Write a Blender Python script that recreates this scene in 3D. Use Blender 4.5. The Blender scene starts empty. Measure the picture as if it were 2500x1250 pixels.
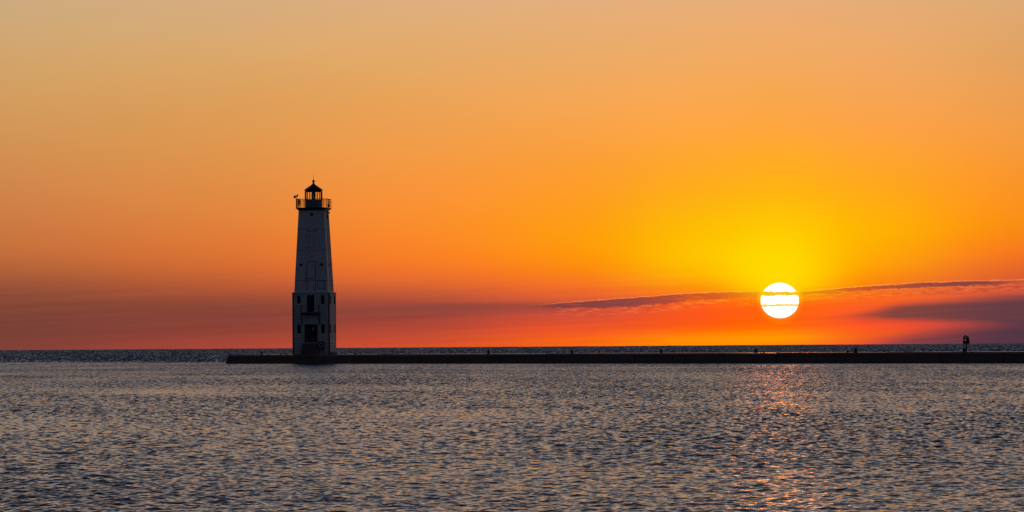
import bpy, bmesh, math, random
import numpy as np
from mathutils import Vector, Matrix
random.seed(7)
S = bpy.context.scene
C = S.collection
R = math.radians
F = 10035.0            # focal length in photo pixels
H = 1.95               # eye height above the water
ROLL = math.atan(17 / 2500)
HOR = lambda x: 851.3 - 17 * x / 2500     # line of the mathematical horizon

# ------------------------------------------------------------------ view
S.view_settings.view_transform = 'Standard'
S.view_settings.look = 'None'
S.view_settings.exposure = 0
S.view_settings.gamma = 1
S.cycles.max_bounces = 8
S.cycles.sample_clamp_indirect = 2.2
S.cycles.sample_clamp_direct = 2.2
S.cycles.caustics_reflective = False
S.cycles.caustics_refractive = False

cam = bpy.data.objects.new('camera', bpy.data.cameras.new('camera'))
C.objects.link(cam)
S.camera = cam
cam.data.sensor_width = 36
cam.data.lens = 36 * F / 2500
cam.data.clip_start = 0.5
cam.data.clip_end = 60000
PITCH = math.atan((HOR(1250) - 625) / F)
cam.matrix_world = (Matrix.Translation((0, 0, H)) @ Matrix.Rotation(PITCH, 4, 'X')
                    @ Matrix.Rotation(R(90), 4, 'X') @ Matrix.Rotation(-ROLL, 4, 'Z'))

def at(px, Y, py=None):
    """place in the world at range Y on the bearing of photo column px"""
    return (px - 1250) / F * Y

# ------------------------------------------------------------------ node maths
def lin(c):
    return tuple((v / 255 / 12.92 if v / 255 <= 0.04045 else ((v / 255 + 0.055) / 1.055) ** 2.4) for v in c)

class N:
    """a socket that can be used in arithmetic"""
    nt = None
    def __init__(s, sock): s.s = sock
    @staticmethod
    def m(op, *a, clamp=False):
        n = N.nt.nodes.new('ShaderNodeMath'); n.operation = op; n.use_clamp = clamp
        for i, v in enumerate(a):
            if isinstance(v, N): N.nt.links.new(v.s, n.inputs[i])
            else: n.inputs[i].default_value = float(v)
        return N(n.outputs[0])
    def __add__(s, o): return N.m('ADD', s, o)
    __radd__ = __add__
    def __sub__(s, o): return N.m('SUBTRACT', s, o)
    def __rsub__(s, o): return N.m('SUBTRACT', o, s)
    def __mul__(s, o): return N.m('MULTIPLY', s, o)
    __rmul__ = __mul__
    def __truediv__(s, o): return N.m('DIVIDE', s, o)
    def __rtruediv__(s, o): return N.m('DIVIDE', o, s)
    def __neg__(s): return N.m('MULTIPLY', s, -1)

def sstep(v, a, b):
    n = N.nt.nodes.new('ShaderNodeMapRange'); n.interpolation_type = 'SMOOTHSTEP'
    N.nt.links.new(v.s, n.inputs['Value'])
    for k, q in (('From Min', a), ('From Max', b)):
        if isinstance(q, N): N.nt.links.new(q.s, n.inputs[k])
        else: n.inputs[k].default_value = q
    return N(n.outputs['Result'])

def bump1(v, a, b, c, d):
    return sstep(v, a, b) * (1 - sstep(v, c, d))

def mixc(f, a, b):
    n = N.nt.nodes.new('ShaderNodeMix'); n.data_type = 'RGBA'
    for k, v in ((0, f), (6, a), (7, b)):
        if isinstance(v, N): N.nt.links.new(v.s, n.inputs[k])
        elif k == 0: n.inputs[0].default_value = v
        else: n.inputs[k].default_value = (*v, 1)
    return N(n.outputs[2])

def vec(x, y, z=0.0):
    n = N.nt.nodes.new('ShaderNodeCombineXYZ')
    for i, v in enumerate((x, y, z)):
        if isinstance(v, N): N.nt.links.new(v.s, n.inputs[i])
        else: n.inputs[i].default_value = v
    return N(n.outputs[0])

def vop(op, a, b):
    n = N.nt.nodes.new('ShaderNodeVectorMath'); n.operation = op
    for i, v in enumerate((a, b)):
        if isinstance(v, N): N.nt.links.new(v.s, n.inputs[i])
        elif op == 'SCALE' and i == 1: n.inputs['Scale'].default_value = v
        elif v is not None: n.inputs[i].default_value = v
    return N(n.outputs['Value'] if op in ('LENGTH', 'DOT_PRODUCT') else n.outputs[0])

def vscale(a, f):
    n = N.nt.nodes.new('ShaderNodeVectorMath'); n.operation = 'SCALE'
    N.nt.links.new(a.s, n.inputs[0])
    if isinstance(f, N): N.nt.links.new(f.s, n.inputs['Scale'])
    else: n.inputs['Scale'].default_value = f
    return N(n.outputs[0])

def noise(v, scale=1.0, detail=3.0, rough=0.55, col=False, dims='3D'):
    n = N.nt.nodes.new('ShaderNodeTexNoise'); n.noise_dimensions = dims
    N.nt.links.new(v.s, n.inputs['Vector'])
    n.inputs['Scale'].default_value = scale; n.inputs['Detail'].default_value = detail
    n.inputs['Roughness'].default_value = rough
    return N(n.outputs['Color' if col else 'Fac'])

def nt_sep(v):
    n = N.nt.nodes.new('ShaderNodeSeparateXYZ'); N.nt.links.new(v.s, n.inputs[0])
    return [N(n.outputs[i]) for i in range(3)]

def ramp(v, stops, interp='B_SPLINE'):
    n = N.nt.nodes.new('ShaderNodeValToRGB'); N.nt.links.new(v.s, n.inputs[0])
    e = n.color_ramp.elements; n.color_ramp.interpolation = interp
    e[0].position, e[0].color = stops[0][0], (*stops[0][1], 1)
    e[1].position, e[1].color = stops[-1][0], (*stops[-1][1], 1)
    for p, c in stops[1:-1]:
        q = e.new(p); q.color = (*c, 1)
    return N(n.outputs[0])

def curve(v, pts, lo, hi, ylo, yhi):
    """piecewise linear function of v"""
    st = [((x - lo) / (hi - lo), ((y - ylo) / (yhi - ylo),) * 3) for x, y in pts]
    r = ramp((v - lo) / (hi - lo), st, 'LINEAR')
    return r * (yhi - ylo) + ylo

# ------------------------------------------------------------------ sky
SUNX, SUNY = 1902, 735
SUN_AZ = (SUNX - 1250) / F
SUN_EL = (HOR(SUNX) - SUNY) / F
W = bpy.data.worlds.new('World'); S.world = W; W.use_nodes = True
nt = W.node_tree; nt.nodes.clear(); N.nt = nt
tc = nt.nodes.new('ShaderNodeTexCoord')
sp = nt.nodes.new('ShaderNodeSeparateXYZ'); nt.links.new(tc.outputs['Generated'], sp.inputs[0])
dx, dy, dz = (N(sp.outputs[i]) for i in range(3))
az = N.m('ARCTAN2', dx, dy)                      # 0 straight out over the lake
el = N.m('ARCSINE', dz)
X = az * F + 1250                                # tenths of milliradians, lake bearing
E = el * F                                       # the same unit above the horizon
Yv = (851.3 - X * (17 / 2500)) - E               # height downwards, for the cloud shapes

cols = {   # bearing: [(height reading, colour)]
 -500: [(0,(188,165,132)),(200,(190,155,98)),(350,(188,138,80)),(500,(185,118,68)),(600,(175,105,62)),(650,(160,92,60)),(720,(128,70,58)),(800,(112,62,57)),(851,(118,64,60))],
 20:   [(0,(205,172,128)),(100,(210,168,114)),(200,(211,161,100)),(350,(212,148,84)),(500,(208,129,72)),(600,(200,115,62)),(650,(184,102,58)),(720,(138,75,56)),(800,(118,64,54)),(851,(128,65,56))],
 520:  [(0,(213,173,126)),(100,(218,170,114)),(200,(219,162,96)),(350,(222,151,80)),(500,(224,136,66)),(600,(222,119,54)),(650,(212,108,52)),(700,(180,88,54)),(755,(134,68,54)),(800,(138,66,54)),(848,(166,70,56))],
 1020: [(0,(222,175,126)),(150,(229,170,102)),(300,(238,160,80)),(450,(249,149,60)),(560,(253,138,42)),(640,(251,124,38)),(690,(228,105,50)),(735,(166,76,58)),(765,(142,67,58)),(795,(170,70,56)),(844,(212,78,46))],
 1420: [(0,(229,176,126)),(150,(236,171,102)),(300,(249,163,75)),(450,(254,156,42)),(580,(255,156,8)),(640,(255,142,4)),(695,(250,110,34)),(740,(206,84,58)),(765,(202,78,58)),(800,(245,85,42)),(843,(255,104,10))],
 1720: [(0,(233,176,122)),(150,(242,171,98)),(300,(255,166,70)),(450,(255,172,26)),(560,(255,194,0)),(630,(255,202,0)),(685,(255,176,0)),(715,(255,122,10)),(740,(255,94,25)),(775,(255,84,22)),(805,(255,100,3)),(825,(255,150,0)),(842,(255,138,0))],
 1905: [(0,(235,174,122)),(150,(243,170,96)),(300,(255,166,64)),(450,(255,178,18)),(560,(255,204,0)),(640,(255,220,0)),(690,(255,214,0)),(715,(255,140,6)),(745,(255,104,8)),(785,(255,98,2)),(806,(255,122,2)),(822,(255,162,0)),(840,(255,140,0))],
 2120: [(0,(231,173,120)),(150,(241,169,100)),(300,(254,162,74)),(450,(255,168,28)),(560,(255,182,0)),(640,(255,166,0)),(685,(255,134,0)),(712,(255,112,18)),(745,(250,92,34)),(790,(255,78,40)),(815,(255,90,24)),(839,(245,82,40))],
 2460: [(0,(222,171,116)),(150,(229,163,96)),(300,(245,159,74)),(450,(255,150,40)),(560,(255,140,15)),(620,(252,116,30)),(670,(226,94,46)),(705,(222,88,58)),(735,(180,76,64)),(790,(150,66,70)),(836,(110,58,74))],
 2900: [(0,(200,160,116)),(150,(205,150,92)),(300,(210,142,72)),(450,(206,128,52)),(560,(198,112,42)),(620,(172,90,46)),(670,(140,72,52)),(735,(100,60,62)),(790,(90,55,64)),(832,(84,52,68))],
}
keys = sorted(cols)
def lerp_col(pts, y):
    if y <= pts[0][0]: return pts[0][1]
    for (a, ca), (b, cb) in zip(pts, pts[1:]):
        if y <= b:
            t = (y - a) / (b - a)
            return tuple(p + (q - p) * t for p, q in zip(ca, cb))
    return pts[-1][1]
# stretched height so that the lowest 200 units get half of the stops
EM = 860.0
t_h = N.m('POWER', N.m('MAXIMUM', E / EM, 0.0001, clamp=True), 0.55)
# bearing -> index
u = curve(X, [(k, i) for i, k in enumerate(keys)], keys[0], keys[-1], 0, len(keys) - 1)
acc, wsum = None, None
for i, k in enumerate(keys):
    st = []
    for j in range(31):
        p = j / 30
        e = (p ** (1 / 0.55)) * EM
        st.append((p, lin(lerp_col(cols[k], HOR(k) - e))))
    c = ramp(t_h, st)
    d = u - i
    w = N.m('EXPONENT', d * d * -2.2)
    cw = vscale(c, w)
    acc = cw if acc is None else vop('ADD', acc, cw)
    wsum = w if wsum is None else wsum + w
sky = vscale(acc, 1 / wsum)

# --- upper sky: fades through dusty peach to the blue of the Nishita dome
nish = nt.nodes.new('ShaderNodeTexSky'); nish.sky_type = 'NISHITA'; nish.sun_disc = False
nish.sun_elevation = max(SUN_EL, R(0.6)); nish.sun_rotation = SUN_AZ
nish.air_density = 1.0; nish.dust_density = 1.5; nish.ozone_density = 2.0
deg = el * (180 / math.pi)
up = ramp(deg / 90, [(0.0, lin((205,168,128))), (5/90, lin((214,172,136))), (7/90, lin((190,166,148))), (11/90, lin((156,150,148))),
                     (15.5/90, lin((112,117,130))), (22/90, lin((82,88,108))), (38/90, lin((58,68,92))), (1.0, lin((40,50,74)))], 'LINEAR')
sky = mixc(sstep(deg, 4.4, 6.2), sky, up)
# away from the sunset: low sky turns dusky
adaz = N.m('ABSOLUTE', az - SUN_AZ) * (180 / math.pi)
side = ramp(deg / 90, [(0, lin((70,64,78))), (6/90, lin((72,72,92))), (20/90, lin((56,64,86))), (1.0, lin((42,52,76)))], 'LINEAR')
sky = mixc(sstep(adaz, 14, 88), sky, side)
back = mixc(0.25, lin((52,60,80)), vscale(N(nish.outputs[0]), 0.05))
sky = mixc(sstep(adaz, 60, 130) * (1 - sstep(deg, 55, 85)) , sky, back)

# --- cloud shapes near the horizon
cv = vec(X / 60, Yv / 9)
hz_n = noise(vec(X / 700, Yv / 160), 1, 3, 0.5) - 0.5
sky = vscale(sky, 1 + hz_n * 0.07)
n_big = noise(vec(X / 260, Yv / 30), 1, 4, 0.6) - 0.5
n_edge = noise(vec(X / 26, Yv / 14), 1, 5, 0.6) - 0.5
n_fine = noise(vec(X / 9, Yv / 5), 1, 4, 0.6) - 0.5
front = 1 - sstep(N.m('ABSOLUTE', X - 1250), 2600, 3600)
# very soft horizontal streaking in the dim bank
streak = noise(vec(X / 900, Yv / 12 + X * (1/260)), 1, 4, 0.6) - 0.5
low = bump1(Yv, 640, 730, 835, 852)
sky = vscale(sky, 1 + streak * low * 0.35)
gx, gy = (X - SUNX) / 1.0, (Yv - SUNY)
rs = N.m('SQRT', gx * gx + gy * gy)
near = 1 - sstep(rs, 40, 420)
# dark lens bank on the right
b_top = curve(X, [(2000, 772), (2060, 764), (2120, 754), (2200, 741), (2350, 728), (2500, 718), (3000, 700)], 1990, 3000, 690, 790)
b_bot = curve(X, [(2000, 774), (2120, 781), (2250, 786), (2350, 790), (2500, 800), (3000, 820)], 1990, 3000, 690, 830)
bx = sstep(X, 1920, 2190)
yb = Yv + n_big * 22
lay = noise(vec(X / 420, Yv / 5 + X * (1/70)), 1, 4, 0.6) - 0.5
bank = sstep(yb, b_top - 9, b_top + 18) * (1 - sstep(yb, b_bot - 16, b_bot + 12)) * bx
fx = sstep(X, 2120, 2480)
sky = mixc(N.m('MINIMUM', N.m('MAXIMUM', bank * (0.94 + lay * 0.4), 0.0), 0.97), sky, mixc(fx, lin((122, 68, 62)), lin((94, 60, 68))))
# low mauve bank rising to the right
l_top = curve(X, [(2000, 846), (2080, 832), (2160, 818), (2240, 806), (2350, 795), (2500, 782), (3000, 760)], 1990, 3000, 750, 850)
lowb = sstep(Yv + n_big * 14, l_top - 10, l_top + 26) * sstep(X, 2030, 2240)
sky = mixc(N.m('MINIMUM', N.m('MAXIMUM', lowb * (0.92 + lay * 0.35), 0.0), 0.97), sky, mixc(fx, lin((132, 64, 68)), lin((78, 53, 68))))
# the long thin streak that crosses the sun
s_top = curve(X, [(1180, 752), (1310, 746), (1350, 742.5), (1495, 732), (1620, 722), (1750, 714.5), (1850, 713.5), (1940, 714.5), (2000, 710.5), (2100, 701.5), (2250, 692), (2400, 688), (2500, 686), (3000, 672)], 1180, 3000, 660, 760)
s_bot = curve(X, [(1180, 754), (1310, 750), (1365, 750), (1470, 750), (1550, 746), (1650, 737), (1700, 730), (1850, 722.5), (1945, 719), (2000, 716), (2100, 708.5), (2250, 700), (2400, 695), (2500, 690), (3000, 676)], 1180, 3000, 660, 760)
ends = sstep(X, 1270, 1370) * (1 - sstep(X, 2380, 2520) * 0.7)
yt = Yv + n_edge * 7 + n_fine * 5
yb2 = Yv + n_edge * 15 + n_fine * 9
rag = sstep(yt, s_top - 1.6, s_top + 0.2) * (1 - sstep(yb2, s_bot + 0.5, s_bot + 4.0))
gaps = noise(vec(X / 75, Yv / 7 + 9), 1, 4, 0.6)
body = rag * ends * (1 - sstep(gaps, 0.52, 0.66) * (0.35 + near * 0.3))
cloudc = mixc(near, lin((122, 64, 66)), lin((228, 84, 22)))
sky = mixc(body * 0.9, sky, cloudc)
haze_tail = bump1(Yv + n_big * 8, 734, 746, 752, 768) * bump1(X, 800, 1150, 1300, 1460)
sky = mixc(haze_tail * 0.45, sky, lin((120, 66, 64)))
rim = bump1(yt, s_top - 3.8, s_top - 2.2, s_top - 1.6, s_top - 0.2) * sstep(X, 1290, 1420) * (0.55 + n_edge * 1.2)
sky = mixc(N.m('MAXIMUM', rim, 0.0, clamp=True), sky, mixc(near, lin((255, 150, 95)), lin((255, 205, 40))))
# ragged bright wisps under the streak
w_n = noise(vec(X / 34, Yv / 5.5 + 40), 1, 5, 0.62)
under = bump1(Yv, s_bot - 3, s_bot + 4, s_bot + 13, s_bot + 26) * sstep(X, 1300, 1420)
wisp = sstep(w_n, 0.51, 0.59) * under
dwisp = (1 - sstep(w_n, 0.40, 0.48)) * under * (1 - near)
sky = mixc(dwisp * 0.45, sky, lin((150, 66, 62)))
sky = mixc(wisp * 0.55, sky, mixc(near, lin((244, 112, 72)), lin((255, 160, 20))))
# glow hugging the disc
gl = N.m('EXPONENT', rs * rs * (-1 / 11500.0)) * (1 - sstep(Yv, 690, 745))
sky = mixc(gl * 0.75, sky, lin((255, 228, 0)))
gl2 = (1 - sstep(rs, 42, 62)) * (1 - sstep(Yv, 712, 752) * 0.8)
sky = mixc(gl2 * 0.75, sky, lin((255, 215, 0)))
# solar disc, slightly flattened, dimmed where the streaks cross it
sy = N.m('MAXIMUM', gy, 0.0) / 42.0 + N.m('MINIMUM', gy, 0.0) / 44.5
rr = N.m('SQRT', gx * gx / (46.5 * 46.5) + sy * sy)
disc = 1 - sstep(rr + n_fine * 0.03, 0.965, 1.02)
band = bump1(Yv + n_edge * 10 + n_fine * 9, 711.5, 713.5, 720.5, 723)
band2 = bump1(Yv + n_edge * 8 + n_fine * 8 - (1 - sstep(X, 1858, 1885)) * 1.5, 741.8, 743.6, 747, 748.8)
occl = N.m('MAXIMUM', band, band2 * 0.9)
dcol = mixc(occl, (1.7, 1.6, 1.35), lin((248, 196, 12)))
sky = mixc(disc, sky, dcol)
# below the horizon (only seen past the edge of the lake)
bg = nt.nodes.new('ShaderNodeBackground'); nt.links.new(sky.s, bg.inputs[0]); bg.inputs[1].default_value = 1
ow = nt.nodes.new('ShaderNodeOutputWorld'); nt.links.new(bg.outputs[0], ow.inputs[0])

sun = bpy.data.objects.new('sun', bpy.data.lights.new('sun', 'SUN')); C.objects.link(sun)
sun.data.energy = 0.055; sun.data.angle = R(0.8); sun.data.color = (1.0, 0.24, 0.06)
LE = R(2.4)      # lamp raised above the visible disc so waves block less of its glitter
sd = Vector((math.sin(SUN_AZ) * math.cos(LE), math.cos(SUN_AZ) * math.cos(LE), math.sin(LE)))
sun.rotation_euler = sd.to_track_quat('Z', 'Y').to_euler()

# ------------------------------------------------------------------ materials
def mat(name, base, rough=0.6, metal=0.0, var=0.25, scale=3.0, bumpk=0.0, rust=None, stretch=(1, 1, 1), spec=0.4):
    m = bpy.data.materials.new(name); m.use_nodes = True
    t = m.node_tree; N.nt = t
    b = t.nodes['Principled BSDF']
    g = t.nodes.new('ShaderNodeTexCoord')
    P = vop('MULTIPLY', N(g.outputs['Object']), stretch)
    n = noise(P, scale, 6, 0.6)
    c = mixc(n, tuple(v * (1 - var) for v in base), tuple(min(1, v * (1 + var)) for v in base))
    if rust:
        n2 = noise(vop('MULTIPLY', N(g.outputs['Object']), (5, 5, 0.55)), 1, 7, 0.65)
        n3 = noise(N(g.outputs['Object']), 1.3, 3, 0.6)
        c = mixc(sstep(n2 + n3 * 0.5, 0.86, 1.04) * rust, c, (0.13, 0.055, 0.025))
    t.links.new(c.s, b.inputs['Base Color'])
    b.inputs['Roughness'].default_value = rough
    b.inputs['Metallic'].default_value = metal
    b.inputs['Specular IOR Level'].default_value = spec
    if bumpk:
        bp = t.nodes.new('ShaderNodeBump'); bp.inputs['Strength'].default_value = bumpk; bp.inputs['Distance'].default_value = 0.03
        t.links.new(n.s, bp.inputs['Height']); t.links.new(bp.outputs[0], b.inputs['Normal'])
    return m

M = {}
M['paint'] = mat('white_painted_steel', (0.70, 0.69, 0.67), 0.6, 0, 0.26, 1.2, 0.1, rust=1.0, stretch=(1, 1, 0.3))
M['siding'] = mat('white_painted_siding', (0.62, 0.61, 0.57), 0.65, 0, 0.32, 1.6, 0.15, rust=0.85, stretch=(1, 1, 0.4))
M['black'] = mat('black_iron', (0.02, 0.02, 0.022), 0.45, 0.2, 0.3, 4)
M['parapet'] = mat('dark_grey_iron', (0.34, 0.32, 0.33), 0.5, 0, 0.3, 3)
M['roof'] = mat('black_roof_paint', (0.016, 0.015, 0.018), 0.5, 0.2, 0.3, 4)
M['dark'] = mat('dark_door_paint', (0.03, 0.02, 0.018), 0.6, 0, 0.35, 3)
M['rust'] = mat('rusty_steel', (0.10, 0.045, 0.025), 0.75, 0.2, 0.4, 8)
M['seam_and_shade'] = mat('dark_seam_and_gap_shade', (0.09, 0.07, 0.06), 0.8, 0, 0.35, 5)  # plate seams, and the painted shade under the clapboards
M['concrete'] = mat('weathered_concrete', (0.17, 0.115, 0.095), 0.85, 0, 0.6, 0.5, 0.35, stretch=(1, 1, 2), spec=0.2)
M['deck'] = mat('damp_concrete', (0.15, 0.13, 0.12), 0.22, 0, 0.4, 0.8, 0.15)
M['bollard'] = mat('bollard_iron', (0.03, 0.022, 0.02), 0.6, 0.3, 0.4, 8)
M['ring'] = mat('white_ring_plastic', (0.75, 0.72, 0.68), 0.5, 0, 0.1, 3)
M['sign'] = mat('pale_notice_board', (0.5, 0.5, 0.5), 0.6, 0, 0.15, 12)
M['green'] = mat('green_daymark', (0.03, 0.05, 0.035), 0.5, 0, 0.3, 8)
M['red'] = mat('dark_panel_back', (0.025, 0.012, 0.012), 0.5, 0, 0.3, 8)

def glass(name, col, rough=0.05):
    m = bpy.data.materials.new(name); m.use_nodes = True
    b = m.node_tree.nodes['Principled BSDF']
    b.inputs['Base Color'].default_value = (*col, 1); b.inputs['Roughness'].default_value = rough
    b.inputs['IOR'].default_value = 1.5
    return m
M['pane'] = glass('dark_window_glass', (0.008, 0.009, 0.012), 0.25)
M['pane'].node_tree.nodes['Principled BSDF'].inputs['Specular IOR Level'].default_value = 0.0
M['pane'].node_tree.nodes['Principled BSDF'].inputs['Roughness'].default_value = 0.7
def clear(name, tint, refl):
    m = bpy.data.materials.new(name); m.use_nodes = True; t = m.node_tree; t.nodes.clear()
    a = t.nodes.new('ShaderNodeBsdfTransparent'); a.inputs[0].default_value = (*tint, 1)
    g = t.nodes.new('ShaderNodeBsdfGlossy'); g.inputs['Roughness'].default_value = 0.03
    x = t.nodes.new('ShaderNodeMixShader'); x.inputs[0].default_value = refl
    o = t.nodes.new('ShaderNodeOutputMaterial')
    d_ = t.nodes.new('ShaderNodeBsdfTranslucent'); d_.inputs[0].default_value = (0.85, 0.85, 0.8, 1)
    y_ = t.nodes.new('ShaderNodeMixShader'); y_.inputs[0].default_value = 0.03
    t.links.new(a.outputs[0], y_.inputs[1]); t.links.new(d_.outputs[0], y_.inputs[2])
    t.links.new(y_.outputs[0], x.inputs[1]); t.links.new(g.outputs[0], x.inputs[2]); t.links.new(x.outputs[0], o.inputs[0])
    return m
M['lantern_glass'] = clear('salty_lantern_glass', (0.97, 0.95, 0.97), 0.03)
M['lens'] = glass('fresnel_lens_glass', (0.55, 0.5, 0.45), 0.02)
M['lens'].node_tree.nodes['Principled BSDF'].inputs['Transmission Weight'].default_value = 0.85
M['lens'].node_tree.nodes['Principled BSDF'].inputs['Base Color'].default_value = (0.22, 0.24, 0.26, 1)

# ------------------------------------------------------------------ mesh helpers
def obj(name, bm, m, parent=None, smooth=False):
    bmesh.ops.recalc_face_normals(bm, faces=bm.faces)
    me = bpy.data.meshes.new(name); bm.to_mesh(me); bm.free()
    me.materials.append(m)
    if smooth:
        for p in me.polygons: p.use_smooth = True
    o = bpy.data.objects.new(name, me); C.objects.link(o)
    if parent: o.parent = parent
    return o
def objs(name, bm, m, parent=None, smooth=False):
    """each separate piece of bm becomes an object of its own"""
    left = set(bm.verts); out = []
    while left:
        st = [left.pop()]; isl = set(st)
        while st:
            v = st.pop()
            for e_ in v.link_edges:
                w_ = e_.other_vert(v)
                if w_ not in isl: isl.add(w_); st.append(w_)
        left -= isl
        nb = bmesh.new(); mp = {v: nb.verts.new(v.co) for v in isl}
        for f_ in {f for v in isl for f in v.link_faces}: nb.faces.new([mp[v] for v in f_.verts])
        out.append(obj(name, nb, m, parent, smooth))
    bm.free()
    return out
def thing(name, label, cat, loc, rz=0, group=None):
    o = bpy.data.objects.new(name, None); C.objects.link(o)
    o.location = loc; o.rotation_euler = (0, 0, rz); o['label'] = label; o['category'] = cat
    if group: o['group'] = group
    return o
def box(bm, x0, x1, y0, y1, z0, z1, bev=0.0):
    vs = [bm.verts.new((x, y, z)) for x in (x0, x1) for y in (y0, y1) for z in (z0, z1)]
    fs = [(0, 1, 3, 2), (4, 6, 7, 5), (0, 4, 5, 1), (2, 3, 7, 6), (0, 2, 6, 4), (1, 5, 7, 3)]
    ff = [bm.faces.new([vs[i] for i in f]) for f in fs]
    if bev:
        es = list({e for f in ff for e in f.edges})
        bmesh.ops.bevel(bm, geom=es, offset=bev, segments=2, affect='EDGES')
def tube(bm, a, b, r, n=8, r2=None):
    a, b = Vector(a), Vector(b); d = (b - a)
    q = d.to_track_quat('Z', 'Y'); r2 = r if r2 is None else r2
    A = [bm.verts.new(a + q @ Vector((r * math.cos(t), r * math.sin(t), 0))) for t in [2 * math.pi * i / n for i in range(n)]]
    B = [bm.verts.new(b + q @ Vector((r2 * math.cos(t), r2 * math.sin(t), 0))) for t in [2 * math.pi * i / n for i in range(n)]]
    for i in range(n):
        bm.faces.new((A[i], A[(i + 1) % n], B[(i + 1) % n], B[i]))
    bm.faces.new(A[::-1]); bm.faces.new(B)
def lathe(bm, prof, n=24, c=(0, 0), ph=0.0):
    rings = []
    for r, z in prof:
        if r < 1e-4: rings.append([bm.verts.new((c[0], c[1], z))])
        else: rings.append([bm.verts.new((c[0] + r * math.cos(ph + 2 * math.pi * i / n), c[1] + r * math.sin(ph + 2 * math.pi * i / n), z)) for i in range(n)])
    for P, Q in zip(rings, rings[1:]):
        for i in range(n):
            j = (i + 1) % n
            if len(P) == 1 and len(Q) == 1: continue
            if len(P) == 1: bm.faces.new((P[0], Q[j], Q[i]))
            elif len(Q) == 1: bm.faces.new((P[i], P[j], Q[0]))
            else: bm.faces.new((P[i], P[j], Q[j], Q[i]))
    for rg, rev in ((rings[0], True), (rings[-1], False)):
        if len(rg) > 1: bm.faces.new(rg[::-1] if rev else rg)
def torus(bm, c, axis, R1, r, n=24, k=8):
    q = Vector(axis).to_track_quat('Z', 'Y'); c = Vector(c); V = []
    for i in range(n):
        a = 2 * math.pi * i / n
        V.append([bm.verts.new(c + q @ Vector(((R1 + r * math.cos(b)) * math.cos(a), (R1 + r * math.cos(b)) * math.sin(a), r * math.sin(b)))) for b in [2 * math.pi * j / k for j in range(k)]])
    for i in range(n):
        for j in range(k):
            bm.faces.new((V[i][j], V[(i + 1) % n][j], V[(i + 1) % n][(j + 1) % k], V[i][(j + 1) % k]))

# ------------------------------------------------------------------ breakwater line
P0 = Vector((at(550, 484), 484.0)); P1 = Vector((at(2500, 371), 371.0))
pd = (P1 - P0).normalized(); pn = Vector((-pd.y, pd.x))       # pn points away from the camera
DECK = 1.04
PW = 7.0
rotp = math.atan2(pd.y, pd.x)
def on_pier(px, off=1.2):
    """point on the deck on a bearing, off metres in from the near edge"""
    a = P0 + pn * off; t = (px - 1250) / F
    s = (t * a.y - a.x) / (pd.x - t * pd.y)
    p = a + pd * s
    return p

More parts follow.
